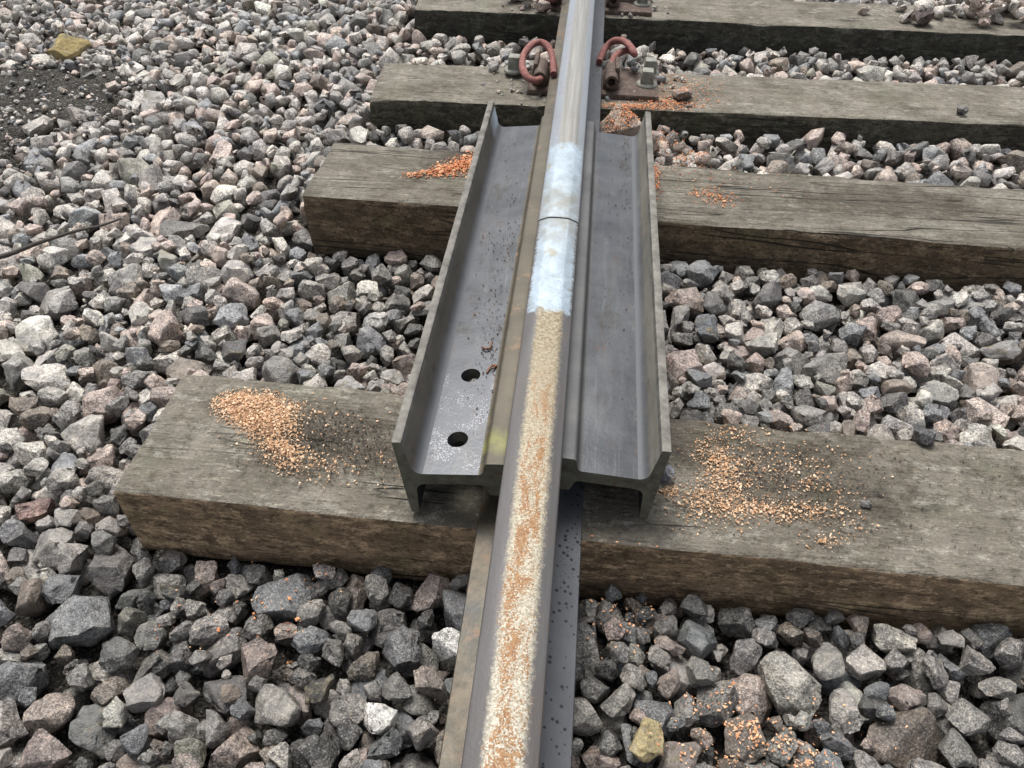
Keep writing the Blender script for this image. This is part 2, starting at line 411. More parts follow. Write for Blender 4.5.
foot_prof = sym(FOOT); web_prof = [(10, 44), (10, 96), (-10, 96), (-10, 44)]; head_prof = sym(HEADP)
def running_rail(y0, y1, label, mat, tilt=0):
    r = root('running_rail', (0, (y0 + y1) / 2, 0), label, 'rail', 'running rail cut in two')
    ys = list(np.linspace(y0, y1, 24))
    pl = lambda p, q, y: (p, y, q)
    nf = len(FOOT); nh = len(head_prof)
    extrude('rail_foot', foot_prof, ys, pl, mat, r, {nf - 1})
    extrude('rail_web', web_prof, ys, pl, mat, r, {1, 3})
    extrude('rail_head', head_prof, ys, pl, mat, r, {nh - 1}, True, 17)
    return r
running_rail(-900, 520.2, 'near length of rail, rusty white-speckled running band, ends at the saw cut', rail_material('rusty_rail_steel', True))
running_rail(525.0, 3600, 'far length of rail beyond the saw cut, shiny grey, held by red clips', rail_material('worn_bright_rail_steel', False))

# the two lengths of rail laid on their sides against the running rail
XO, W, ZC = -3.3, 166.3, 75.6
BFOOT = [(69.8, 0), (69.8, 9), (68.6, 11.3), (45, 13.6), (25, 15.6), (20, 16.6), (16, 18.4), (13, 21.2), (11, 24.6), (10, 29)]
bar_foot = sym(BFOOT)
bar_web = [(10, 29), (10, 102), (-10, 102), (-10, 29)]
bar_head = [(10, 102), (10.4, 104.4), (11.8, 106.6), (14.2, 108.2), (20, 109.8), (28, 111.9), (30.2, 113.5), (31, 116), (31, 134), (30, 139), (27, 143.5), (22, 147), (15, 148.6), (0, 149)]
def side_bar(s, t, y0, y1, label):
    r = root('side_bar', (s * 110 + XO, (y0 + y1) / 2, 6), label, 'rail length', 'rail lengths laid on their sides beside the cut')
    def pl(v, u, y):
        X = W - u * math.cos(t) + v * math.sin(t); Z = ZC + u * math.sin(t) + v * math.cos(t)
        return (s * X + XO, y, Z)
    ys = list(np.linspace(y0, y1, 20)); left = s < 0; sd = 'left' if left else 'right'
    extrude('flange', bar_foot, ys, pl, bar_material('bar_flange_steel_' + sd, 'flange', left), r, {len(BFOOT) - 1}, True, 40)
    hp = sym(bar_head)
    extrude('bar_head', hp, ys, pl, bar_material('bar_head_steel_' + sd, 'head', left), r, {len(hp) - 1}, True, 40)
    wm = bar_material('bar_web_steel_' + sd, 'web', left)
    holes = [(61, 22), (187, 22)] if left else []
    # web plate, with round bolt holes cut right through
    V, F = [], []
    U0, U1 = 29, 102
    def add(v, u, y): V.append(pl(v, u, y)); return len(V) - 1
    if not holes:
        return extrude('web', bar_web, ys, pl, wm, r, {1, 3}), r
    bands = []; yc = y0
    hu, hr, K = 58, 14.2, 28
    # hole centres sit at u = 58 from the flange back
    sq = 14.2 + 4
    faces_top = []
    for v, flip in ((10, 0), (-10, 1)):
        cur = y0
        for hy, _ in holes:
            a, b = hy - sq - 2, hy + sq + 2
            q = [add(v, U0, cur), add(v, U1, cur), add(v, U1, a), add(v, U0, a)]; F.append(tuple(q))
            ring = []; outer = []
            for k in range(K):
                an = 2 * math.pi * k / K
                c_, s_ = math.cos(an), math.sin(an)
                ring.append(add(v, hu + 8 + hr * c_, hy + hr * s_))
                mu = (U1 - hu - 8) if c_ > 0 else (hu + 8 - U0); my = sq + 2
                f = min(mu / abs(c_) if abs(c_) > 1e-6 else 1e9, my / abs(s_) if abs(s_) > 1e-6 else 1e9)
                outer.append((hu + 8 + f * c_, hy + f * s_))
            oi = [add(v, *p) for p in outer]
            # square corners
            for k in range(K):
                k2 = (k + 1) % K
                p, p2 = outer[k], outer[k2]
                F.append((ring[k], oi[k], oi[k2], ring[k2]))
                if abs(p[0] - p2[0]) > 1e-3 and abs(p[1] - p2[1]) > 1e-3:
                    cu = U1 if max(p[0], p2[0]) > U1 - 1e-3 else U0
                    cy = hy + my if (p[1] + p2[1]) / 2 > hy else hy - my
                    F.append((oi[k], add(v, cu, cy), oi[k2]))
            if flip == 0: bands.append(ring)
            else:
                top = bands[len(bands) - 2 if hy == holes[0][0] else len(bands) - 1]
                # hole wall
                ct = [add(10, hu + 8 + hr * math.cos(2 * math.pi * k / K), hy + hr * math.sin(2 * math.pi * k / K)) for k in range(K)]
                cb = [add(-10, hu + 8 + hr * math.cos(2 * math.pi * k / K), hy + hr * math.sin(2 * math.pi * k / K)) for k in range(K)]
                for k in range(K):
                    k2 = (k + 1) % K; F.append((ct[k], ct[k2], cb[k2], cb[k]))
            cur = b
        F.append((add(v, U0, cur), add(v, U1, cur), add(v, U1, y1), add(v, U0, y1)))
    for y in (y0, y1):
        F.append((add(10, U0, y), add(10, U1, y), add(-10, U1, y), add(-10, U0, y)))
    o = mesh_obj('web', V, F, wm, r, None)
    bm = bmesh.new(); bm.from_mesh(o.data); bmesh.ops.remove_doubles(bm, verts=bm.verts, dist=2e-5)
    bmesh.ops.recalc_face_normals(bm, faces=bm.faces); bm.to_mesh(o.data); bm.free()
    return o, r
side_bar(-1, .108, 0, 988.7, 'steel rail length on its side left of the rail, web with two bolt holes')
side_bar(1, .082, 22.8, 980.8, 'steel rail length on its side right of the rail, web without holes')

# ------------------------------------------------------------------ rail fastenings
def tube(path, rad, K=10, cap=True):
    P = [Vector(p) for p in path]
    # Catmull-Rom resample
    Q = []
    for k in range(len(P) - 1):
        p0 = P[max(k - 1, 0)]; p1 = P[k]; p2 = P[k + 1]; p3 = P[min(k + 2, len(P) - 1)]
        for j in range(6):
            t = j / 6
            Q.append(.5 * ((2 * p1) + (p2 - p0) * t + (2 * p0 - 5 * p1 + 4 * p2 - p3) * t * t + (3 * p1 - p0 - 3 * p2 + p3) * t ** 3))
    Q.append(P[-1]); V = []; F = []; up = Vector((0.03, 0.05, 1))
    for k, q in enumerate(Q):
        d = (Q[min(k + 1, len(Q) - 1)] - Q[max(k - 1, 0)]).normalized()
        a = d.cross(up).normalized() if abs(d.dot(up)) < .98 else d.cross(Vector((1, 0, 0))).normalized()
        b = a.cross(d).normalized(); up = b
        r = rad(k / (len(Q) - 1)) if callable(rad) else rad
        V += [tuple(q + a * (r * math.cos(2 * math.pi * j / K)) + b * (r * math.sin(2 * math.pi * j / K))) for j in range(K)]
    for k in range(len(Q) - 1):
        for j in range(K):
            a = k * K + j; b = k * K + (j + 1) % K; F.append((a, b, b + K, a + K))
    if cap: F.append(tuple(range(K))); F.append(tuple(range((len(Q) - 1) * K, len(Q) * K)))
    return V, F

def rough_block(x0, x1, y0, y1, z0, z1, bev=3, taper=0, seed=0):
    bm = bmesh.new(); bmesh.ops.create_cube(bm, size=1)
    for v in bm.verts:
        tx = taper if v.co.z > 0 else 0
        v.co = Vector(((x0 + x1) / 2 + v.co.x * (x1 - x0 - 2 * tx), (y0 + y1) / 2 + v.co.y * (y1 - y0 - 2 * tx), (z0 + z1) / 2 + v.co.z * (z1 - z0)))
    bmesh.ops.bevel(bm, geom=list(bm.edges), offset=bev, segments=2, affect='EDGES', profile=.5)
    V = [tuple(v.co + Vector(mnoise.noise_vector(v.co * .05 + Vector((seed, 0, 0)))) * .9) for v in bm.verts]
    bm.verts.index_update(); F = [tuple(v.index for v in f.verts) for f in bm.faces]; bm.free()
    return V, F
def join(parts):
    V, F = [], []
    for v, f in parts:
        n = len(V); V += v; F += [tuple(i + n for i in q) for q in f]
    return V, F
def hollow(cx, cz, y0, y1, ro, ri, K=18):
    V, F = [], []
    for (r, y) in ((ro, y0 + 1.5), (ro - 1.5, y0), (ri, y0), (ri, y1), (ro, y1)):
        V += [(cx + r * math.cos(2 * math.pi * k / K), y, cz + r * math.sin(2 * math.pi * k / K)) for k in range(K)]
    for q in range(5):
        for k in range(K):
            a = q * K + k; b = q * K + (k + 1) % K; n = ((q + 1) % 5) * K
            F.append((a, b, n + (k + 1) % K, n + k))
    return V, F

def fastening(yc, first, dz=0):
    """base plate under the rail with two clip housings, screws and two spring clips"""
    where = 'third' if first else 'farthest'
    bp = root('base_plate', (0, yc, -14), 'rusty brown base plate under the rail on the %s sleeper' % where, 'base plate', 'iron base plates under the rail')
    V, F = rough_block(-128, 222, yc - 84, yc + 84, -14, -.6, 3, 2, yc)
    mesh_obj('plate', V, F, M_PLATE, bp, 35)
    for s in (-1, 1):
        cx = s * 94
        blk = rough_block(cx - 22, cx + 22, yc - 58, yc + 40, -2, 24, 5, 4, yc + s)
        fin = rough_block(cx + s * 14 - 9, cx + s * 14 + 9, yc - 40, yc + 46, 10, 52, 5, 3, yc + s * 2)
        tb = hollow(cx, 27, yc - 74, yc + 22, 17.5, 10.5)
        V, F = join([blk, fin, tb]); mesh_obj('clip_housing', V, F, M_PLATE, bp, 35)
        for (sx, sy) in ((s * 190, yc - 8), (s * 200, yc + 66)) if s > 0 else ((s * 172, yc + 40),):
            col = hollow(sx, 0, 0, 1, 1, .5)  # placeholder ring replaced below
            head = rough_block(sx - 18, sx + 18, sy - 18, sy + 18, 2, 40, 4, 2.5, sx)
            K = 20; V2 = []; F2 = []
            for (r, z) in ((28, -3), (28, 2), (25, 6), (16, 9)):
                V2 += [(sx + r * math.cos(2 * math.pi * k / K), sy + r * math.sin(2 * math.pi * k / K), z) for k in range(K)]
            for q in range(3):
                for k in range(K):
                    a = q * K + k; b = q * K + (k + 1) % K; F2.append((a, b, b + K, a + K))
            F2.append(tuple(range(3 * K, 4 * K)))
            V, F = join([head, (V2, F2)]); mesh_obj('screw', V, F, M_SCREW, bp, 35)
    # left clip: driven in from the near end, open loop curling outwards and back on to the rail foot
    a = yc - 1480
    pathL = [(-93, 1485, 27), (-92, 1440, 27), (-92, 1404, 27), (-104, 1386, 29), (-126, 1396, 34), (-143, 1440, 42), (-144, 1500, 50), (-128, 1556, 56), (-104, 1576, 57), (-80, 1556, 50), (-67, 1515, 37), (-61, 1470, 25), (-60, 1448, 23)]
    pathR = [(94, 1440, 27), (94, 1500, 27), (96, 1545, 30), (112, 1582, 36), (136, 1588, 44), (150, 1560, 50), (152, 1530, 56), (140, 1560, 64), (118, 1600, 64), (92, 1622, 52), (74, 1612, 36), (63, 1575, 24), (60, 1550, 22)]
    for path, sd in ((pathL, 'left'), (pathR, 'right')):
        path = [(p[0], p[1] + a, p[2]) for p in path]
        V, F = tube(path, lambda u: 9.4 + .6 * math.sin(u * 37))
        o = mesh_obj('spring_clip', V, F, M_CLIP, None, 60)
        tag(o, 'red spring clip curling out %s of the rail on the %s sleeper' % (sd, where), 'rail clip', 'red spring clips holding the rail')
fastening(1480, True)
fastening(2118, False)

# ------------------------------------------------------------------ ballast bed: shape of its surface
CELL = 5.0
GX0, GX1, GY0, GY1 = -2700., 2250., -800., 3000.
NX, NY = int((GX1 - GX0) / CELL), int((GY1 - GY0) / CELL)
gx = GX0 + (np.arange(NX) + .5) * CELL; gy = GY0 + (np.arange(NY) + .5) * CELL
XX, YY = np.meshgrid(gx, gy, indexing='ij')
def sstep(v, a, b):
    t = np.clip((v - a) / (b - a), 0, 1); return t * t * (3 - 2 * t)
def lobes(x, y, f, q):
    return np.sin(x * f + q) * np.cos(y * f * 1.13 + q * 1.7) + .5 * np.sin((x + y) * f * 1.9 + q * 3)
def front_y(i, x): return SLEEPERS[i][1] + x * math.tan(math.radians(SLEEPERS[i][0]))
SOIL = (-1730., 1600., 350., 270.)
def target(x, y):
    """height of the ballast surface"""
    bayF = -92 + np.interp(x, [-600, -420, 0, 300, 900], [-38, -20, 0, 10, 16])
    bay1 = np.where(x > 0, -72 + 0 * x, -122 + 0 * x) + np.where(x < 0, sstep(y, 450, 250) * 30, sstep(y, 500, 260) * 22)
    bay2 = np.where(x > 0, -46 + 0 * x, -66 + 0 * x)
    bay3 = np.where(x > 0, -80 + 22 * sstep(y, 1800, 1640), -82 + 0 * x)
    bay4 = -24 + 0 * x
    s = lambda i: sstep(y, front_y(i, x), front_y(i, x) + WID)
    T = bayF + (bay1 - bayF) * s(0); T = T + (bay2 - T) * s(1); T = T + (bay3 - T) * s(2); T = T + (bay4 - T) * s(3)
    sh = np.interp(x, [-2400, -1750, -1350, -900, -640], [-215, -205, -180, -128, -104]) + 14 * sstep(y, 1200, 2200) * sstep(x, -1500, -700)
    k = sstep(-x, 560, 700)
    T = T * (1 - k) + sh * k
    return T + 5 * lobes(x, y, .011, .7)
TT = target(XX, YY)
def soil_amt(x, y):
    d = np.sqrt(((x - SOIL[0]) / SOIL[2]) ** 2 + ((y - SOIL[1]) / SOIL[3]) ** 2) + .16 * lobes(x, y, .021, 2.)
    d2 = np.sqrt(((x + 1720) / 170.) ** 2 + ((y - 1270) / 160.) ** 2) + .16 * lobes(x, y, .021, 4.)
    return np.maximum(sstep(-d, -1.05, -.85), sstep(-d2, -1.05, -.85))
SOILM = soil_amt(XX, YY)
BASE = TT - 62 + 50 * SOILM + 3 * lobes(XX, YY, .05, 1)
# black grit fills the gaps low down at the front right
H = BASE.copy()
OWN = -np.ones(H.shape, int)
block = np.zeros(H.shape, bool); s4top = np.zeros(H.shape, bool)
for i in range(4):
    o, ex, ey, th, zt = sleeper_frame(i)
    u = (XX - o.x) * ex.x + (YY - o.y) * ex.y; v = (XX - o.x) * ey.x + (YY - o.y) * ey.y
    ins = (u > -3) & (u < LEN + 3) & (v > -3) & (v < WID + 3)
    H[ins] = zt
    if i == 3: s4top = ins
    block |= ins
under = ((np.abs(XX) < 72)) | ((np.abs(XX - XO) < 178) & (YY > -3) & (YY < 992))   # keep stones below the steel here

# ground: one sheet, fine under the ballast and running out to the horizon
def ground():
    st = 25
    xs = np.concatenate([[-60000, -20000, -8000, -4000, -3200], np.arange(GX0 + 20, GX1 - 20, st), [2700, 4000, 8000, 20000, 60000]])
    ys = np.concatenate([[-60000, -20000, -8000, -3000, -1300], np.arange(GY0 + 20, GY1 - 20, st), [3600, 5000, 9000, 20000, 60000]])
    A, B = np.meshgrid(xs, ys, indexing='ij')
    ci = np.clip(((A - GX0) / CELL).astype(int), 0, NX - 1); cj = np.clip(((B - GY0) / CELL).astype(int), 0, NY - 1)
    Z = BASE[ci, cj] + rng.normal(0, 3.2, A.shape)
    far = (np.abs(A) > 3000) | (B < -1200) | (B > 3500); Z[far] = -190
    V = np.stack([A, B, Z], -1).reshape(-1, 3)
    n1 = len(ys); F = []
    for i in range(len(xs) - 1):
        for j in range(n1 - 1):
            a = i * n1 + j; F.append((a, a + n1, a + n1 + 1, a + 1))
    tag(mesh_obj('ground', V, F, M_GROUND, None, 60), 'dark gritty soil under and beside the ballast', 'ground', None, 'structure')
ground()

# ------------------------------------------------------------------ stone shapes: bevelled convex rocks
def stone_planes(r, flat=None):
    n = int(r.integers(11, 21))
    k = np.arange(n) + .5
    ph = np.arccos(1 - 2 * k / n); th = math.pi * (1 + 5 ** .5) * k
    N = np.stack([np.cos(th) * np.sin(ph), np.sin(th) * np.sin(ph), np.cos(ph)], 1) + r.normal(0, .30, (n, 3))
    N /= np.linalg.norm(N, axis=1, keepdims=True)
    ax = np.array([1.28, 1 * r.uniform(.72, 1.0), (flat or r.uniform(.46, .84))])
    ax *= r.uniform(.92, 1.1)
    if r.random() < .3: ax[0] *= 1.2
    d = np.linalg.norm(N * ax, axis=1) * r.uniform(.72, 1.0, n)
    return N, d, ax
def planes_to_verts(N, d):
    n = len(d); P = []
    for i in range(n):
        for j in range(i):
            for k in range(j):
                A = N[[i, j, k]]; D = np.linalg.det(A)
                if abs(D) < 1e-3: continue
                p = np.linalg.solve(A, d[[i, j, k]])
                if np.all(N @ p <= d + 1e-6): P.append(p)
    return np.array(P)
def stone_mesh(N, d, seed, detail):
    P = planes_to_verts(N, d)
    bm = bmesh.new()
    for p in P: bm.verts.new(p)
    bmesh.ops.remove_doubles(bm, verts=bm.verts, dist=.02)
    res = bmesh.ops.convex_hull(bm, input=bm.verts)
    junk = [g for g in res['geom_interior'] if isinstance(g, bmesh.types.BMVert)]
    if junk: bmesh.ops.delete(bm, geom=junk, context='VERTS')
    bmesh.ops.dissolve_limit(bm, angle_limit=math.radians(2), verts=bm.verts, edges=bm.edges)
    bmesh.ops.bevel(bm, geom=list(bm.edges), offset=.06 + .09 * ((seed * 37) % 10) / 10, segments=2 if detail else 1, affect='EDGES', profile=.5, clamp_overlap=True)
    bmesh.ops.triangulate(bm, faces=bm.faces)
    for _ in range(2 if detail else 0):
        el = [e for e in bm.edges if e.calc_length() > .26]
        if el:
            bmesh.ops.subdivide_edges(bm, edges=el, cuts=1)
            bmesh.ops.triangulate(bm, faces=[f for f in bm.faces if len(f.verts) > 3])
    bm.normal_update()
    q = Vector((seed * 7.3, seed * 1.9, 0))
    new = []
    for v in bm.verts:
        c = v.co
        k = .10 * mnoise.noise(c * 1.5 + q) + .07 * mnoise.noise(c * 3.3 + q)
        if detail: k += .014 * mnoise.noise(c * 8 + q)
        new.append(c + v.normal * k)
    for v, c in zip(bm.verts, new): v.co = c
    bmesh.ops.recalc_face_normals(bm, faces=bm.faces)
    me = bpy.data.meshes.new('stone'); bm.to_mesh(me); bm.free()
    me.polygons.foreach_set('use_smooth', [True] * len(me.polygons))
    return me
NPROTO = 48
PROTO = []
pr = np.random.default_rng(5)
for k in range(NPROTO):
    N, d, ax = stone_planes(pr)
    hi, lo = stone_mesh(N, d, k + 1, True), stone_mesh(N, d, k + 1, False)
    for me in (hi, lo): me.materials.append(M_STONE_OBJ)
    arrs = []
    for me in (hi, lo):
        v = np.empty(len(me.vertices) * 3); me.vertices.foreach_get('co', v)
        f = np.empty(len(me.polygons) * 3, int); me.polygons.foreach_get('vertices', f)
        arrs.append((v.reshape(-1, 3), f.reshape(-1, 3)))
    PROTO.append(dict(N=N, d=d, ax=ax, hi=hi, lo=lo, arr=arrs))

WN = np.array([(-.30, -.62, .72), (.15, .80, .58), (.93, -.05, .36), (-.95, .1, .28), (0, 0, -1), (-.1, -1, .05), (.62, -.62, .48), (-.2, .98, -.1), (.2, -.2, .95)], float)
WN /= np.linalg.norm(WN, axis=1, keepdims=True); WD = np.array([.42, .52, .85, 1.15, .8, .85, .72, .75, .78])
whi, wlo = stone_mesh(WN, WD, 9, True), stone_mesh(WN, WD, 9, False)
warr = []
for me in (whi, wlo):
    me.materials.append(M_STONE_OBJ)
    v = np.empty(len(me.vertices) * 3); me.vertices.foreach_get('co', v); f = np.empty(len(me.polygons) * 3, int); me.polygons.foreach_get('vertices', f)
    warr.append((v.reshape(-1, 3), f.reshape(-1, 3)))
WEDGE = NPROTO; PROTO.append(dict(N=WN, d=WD, ax=np.array([1., .9, .8]), hi=whi, lo=wlo, arr=warr))

def rand_rot(r):
    q = r.normal(size=4); q /= np.linalg.norm(q); w, x, y, z = q
    return np.array([[1 - 2 * (y * y + z * z), 2 * (x * y - z * w), 2 * (x * z + y * w)], [2 * (x * y + z * w), 1 - 2 * (x * x + z * z), 2 * (y * z - x * w)], [2 * (x * z - y * w), 2 * (y * z + x * w), 1 - 2 * (x * x + y * y)]])
def flat_rot(r, amount=.5):
    a = r.uniform(0, 2 * math.pi)
    e = Euler((r.normal(0, amount), r.normal(0, amount), a)).to_matrix()
    return np.array(e)
ROT = [rand_rot(rng) if k % 3 == 0 else flat_rot(rng, .6) for k in range(400)]

def footprint(pid, R, r, x, y):
    N = PROTO[pid]['N'] @ R.T; d = PROTO[pid]['d'] * r
    ext = r * 1.45
    i0, i1 = int((x - ext - GX0) / CELL), int((x + ext - GX0) / CELL) + 1
    j0, j1 = int((y - ext - GY0) / CELL), int((y + ext - GY0) / CELL) + 1
    if i0 < 0 or j0 < 0 or i1 > NX or j1 > NY: return None
    ox = (gx[i0:i1] - x)[:, None, None]; oy = (gy[j0:j1] - y)[None, :, None]
    nz = N[:, 2]
    val = (d - ox * N[:, 0] - oy * N[:, 1]) / np.where(np.abs(nz) < .02, np.sign(nz + 1e-9) * .02, nz)
    zt = val[:, :, nz >= 0].min(2); zb = val[:, :, nz < 0].max(2)
    return i0, i1, j0, j1, zt, zb, zt > zb

STONES = []   # dicts: pid, R, r, x, y, z, zone data
def settle(pid, R, r, x, y, sink=.10):
    fp = footprint(pid, R, r, x, y)
    if fp is None: return None
    i0, i1, j0, j1, zt, zb, ok = fp
    if not ok.any(): return None
    z = (H[i0:i1, j0:j1] - zb)[ok].max() - sink * r
    return z, fp
def commit(pid, R, r, x, y, z, fp, **kw):
    i0, i1, j0, j1, zt, zb, ok = fp
    sub = H[i0:i1, j0:j1]; top = z + zt
    m = ok & (top > sub)
    sub[m] = top[m]; OWN[i0:i1, j0:j1][m] = len(STONES)
    STONES.append(dict(pid=pid, R=R, r=r, x=x, y=y, z=z, foot=int(ok.sum()), **kw))

# area that the picture and its surroundings see
POLY = np.array([(-900, -720), (930, -640), (2150, 2900), (-2600, 2700)], float)
def in_poly(x, y):
    c = True
    for k in range(4):
        a, b = POLY[k], POLY[(k + 1) % 4]
        if (b[0] - a[0]) * (y - a[1]) - (b[1] - a[1]) * (x - a[0]) < 0: c = False
    return c
def stone_radius(x, y):
    r = 23.5 * math.exp(rng.normal(0, .29))
    if rng.random() < .04: r *= 1.2
    fine = float(sstep(np.array(-x + .35 * (y - 1500)), 1420, 1800))
    r *= 1 - .42 * fine
    if x < -600: r *= (1.12 if y < 700 else 1.0) if fine < .3 else 1
    return min(max(r, 9), 39)
def throw(n, K, rscale, slack):
    for _ in range(n):
        best = None
        r = None
        for k in range(K):
            if rng.random() < .45: x, y = rng.uniform(-950, 1000), rng.uniform(-560, 800)
            else: x, y = rng.uniform(-2600, 2150), rng.uniform(-720, 2900)
            if not in_poly(x, y): continue
            ci, cj = int((x - GX0) / CELL), int((y - GY0) / CELL)
            if block[ci, cj]: continue
            if SOILM[ci, cj] > .35 and rng.random() < .995: continue
            if r is None: r = stone_radius(x, y) * rscale
            pid = int(rng.integers(NPROTO)); R = ROT[int(rng.integers(len(ROT)))]
            q = settle(pid, R, r, x, y)
            if q is None: continue
            z, fp = q
            i0, i1, j0, j1, zt, zb, ok = fp
            if (block[i0:i1, j0:j1] & ok).any(): continue
            top = (z + zt)[ok].max()
            if (under[i0:i1, j0:j1] & ok).any() and top > -3: continue
            ex = top - TT[ci, cj]
            if best is None or ex < best[0]: best = (ex, pid, R, r, x, y, z, fp)
        if best is not None and best[0] < slack * best[3] / 23.:
            commit(*best[1:])
throw(9500, 5, 1.0, 12)
throw(6000, 6, .84, 12)
throw(6000, 7, .6, 10)

# loose stones lying on the farthest sleeper, right of frame and close to the rail
for (cx, cy, sx, sy, n) in ((1330, 2170, 150, 55, 46), (1600, 2200, 160, 60, 40), (-150, 2085, 60, 40, 14), (120, 2170, 30, 40, 6)):
    for _ in range(n):
        x, y = rng.normal(cx, sx), rng.normal(cy, sy)
        ci, cj = int((x - GX0) / CELL), int((y - GY0) / CELL)
        if not s4top[ci, cj] or abs(x) < 78: continue
        r = rng.uniform(11, 27); pid = int(rng.integers(NPROTO)); R = flat_rot(rng, .25)
        q = settle(pid, R, r, x, y, .05)
        if q and (q[0] + r) < 85:
            g = rng.uniform(.8, 1.15); commit(pid, R, r, x, y, *q, rgb=tuple(g * c for c in ((.52, .49, .455), (.46, .38, .335), (.40, .385, .36))[int(rng.integers(3))]), pcn=('pale grey', 'pinkish', 'mid grey')[0])

# grit and pebbles: round the fastenings, over the bare soil, and low between the front stones
for (cx, cy, sx, sy, n, r0, r1) in ((150, 1450, 70, 50, 50, 2.5, 6), (-150, 1470, 50, 60, 60, 2, 5), (170, 1560, 60, 30, 30, 4, 12), (-120, 1570, 40, 25, 22, 4, 12), (-140, 2060, 60, 40, 50, 2.5, 7), (160, 2090, 50, 40, 40, 2.5, 7), (-1690, 1540, 240, 190, 420, 2.5, 9), (-1740, 1260, 120, 120, 140, 2.5, 9)):
    for _ in range(n):
        x, y = rng.normal(cx, sx), rng.normal(cy, sy)
        if abs(x) < 76: continue
        r = rng.uniform(r0, r1); pid = int(rng.integers(NPROTO)); R = flat_rot(rng, .3)
        q = settle(pid, R, r, x, y, .3)
        if q and q[0] < 40: commit(pid, R, r, x, y, *q)

def yellow_material():
    m = Mat('yellow_stained_rock')
    a = m.n('ShaderNodeObjectInfo').outputs['Color']
    col = m.mix(m.rng(m.noise(32, 6, .75), .36, .48), (.24, .21, .15), a)
    col = m.mix(m.rng(m.noise(110, 5, .8), .52, .6, 0, .7), col, m.mix(1, col, (.45, .42, .35), 'MULTIPLY'))
    col = m.mix(m.rng(m.noise(60, 5, .8, loc=(2, 2, 2)), .55, .62, 0, .7), col, m.mix(1, col, (1.5, 1.5, 1.6), 'MULTIPLY'))
    return m.out(col, .75, 0, m.bump(m.noise(70, 5, .7), 1, .010), .3)
M_YELLOW = yellow_material()

# single pieces that the picture shows lying by themselves
def place(x, y, r, rgb, label, pid=None, R=None, sink=.08, name='ballast_stone', cat='stone', group=None):
    pid = int(rng.integers(NPROTO)) if pid is None else pid
    q = settle(pid, flat_rot(rng, .15) if R is None else R, r, x, y, sink)
    commit(pid, flat_rot(rng, .15) if R is None else R, r, x, y, *q, rgb=rgb, label=label, name=name, cat=cat)
FLAT = int(np.argmin([np.ptp(p['arr'][1][0][:, 2]) / np.ptp(p['arr'][1][0][:, 0]) for p in PROTO]))
def put(x, y, r, rgb, label, pid, R, sink=.08):
    q = settle(pid, R, r, x, y, sink); commit(pid, R, r, x, y, *q, rgb=rgb, label=label)
for (x, y, r, rgb, label, pid, sk) in (
    (-1765, 1975, 54, (.36, .28, .12), 'big ochre yellow rock at the edge of the bare soil, upper left', 7, .3),
    (134, 1248, 56, (.36, .29, .24), 'large brown wedge stone dusted orange behind the right bar end', WEDGE, .32),
    (-1560, 1400, 36, (.36, .34, .32), 'flat pale grey stone half sunk in the bare soil', FLAT, .75),
    (-1475, 1470, 25, (.33, .30, .28), 'smaller pale stone on the soil edge beside the flat sunken one', 21, .4),
    (160, -240, 20, (.42, .345, .19), 'yellow stone right of the rail at the bottom edge', 15, .6),
    (574, 222, 13, (.05, .05, .055), 'small dark stone on the back edge of the nearest sleeper', 3, .1),
    (462, 84, 7, (.17, .17, .17), 'small grey chip alone on the nearest sleeper right of the orange crumbs', 5, .1),
    (186, 104, 10, (.22, .23, .27), 'small blue grey stone touching the right bar on the nearest sleeper', 6, .1),
    (284, 1432, 24, (.25, .22, .20), 'long brown stone lying on the third sleeper beside the base plate', FLAT, .5),
    (300, 1376, 7, (.24, .22, .20), 'tiny grey pebble on the third sleeper front edge near the base plate', 10, .1),
    (1000, 1424, 11, (.16, .155, .15), 'small dark grey stone alone on the third sleeper at far right', 11, .1),
    (1076, 2085, 25, (.10, .07, .068), 'dark red brown stone alone on the farthest sleeper', 13, .1),
):
    put(x, y, r, rgb, label, pid, flat_rot(rng, .12), sk)

# ------------------------------------------------------------------ stone colours
PAL = [('pale grey', (.44, .42, .395)), ('mid grey', (.285, .277, .264)), ('dark grey', (.135, .132, .128)), ('blue grey', (.245, .256, .268)),
       ('pinkish', (.43, .36, .325)), ('brown', (.24, .205, .172)), ('whitish', (.58, .56, .52)), ('greenish grey', (.29, .285, .245))]
PW_DRY = np.array([.33, .20, .09, .10, .18, .05, .03, .02]); PW_WET_SHADE = np.array([.20, .24, .17, .15, .13, .07, .03, .01])
owned = np.bincount(OWN[OWN >= 0], minlength=len(STONES))
for k, s in enumerate(STONES):
    s['vis'] = owned[k]
    if 'rgb' in s: s['cn'] = s.get('pcn'); continue
    wet_shade = float(sstep(np.array(-s['y']), -620, 60)) * (1 if s['x'] > -700 else .55)  # damp stones, plus the shade growing towards the front, both put into the colour
    if s['x'] > -560 and s['y'] < 1040: wet_shade = max(wet_shade, .42 if s['x'] > 0 else .6)
    pw = PW_DRY * (1 - wet_shade) + PW_WET_SHADE * wet_shade; pw = pw / pw.sum()
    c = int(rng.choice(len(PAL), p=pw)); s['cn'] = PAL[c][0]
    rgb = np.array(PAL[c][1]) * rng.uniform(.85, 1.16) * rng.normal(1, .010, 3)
    s['rgb'] = tuple(rgb * (1 - .46 * wet_shade) * (1 + .10 * (s['x'] < -700 and s['y'] > 500)))

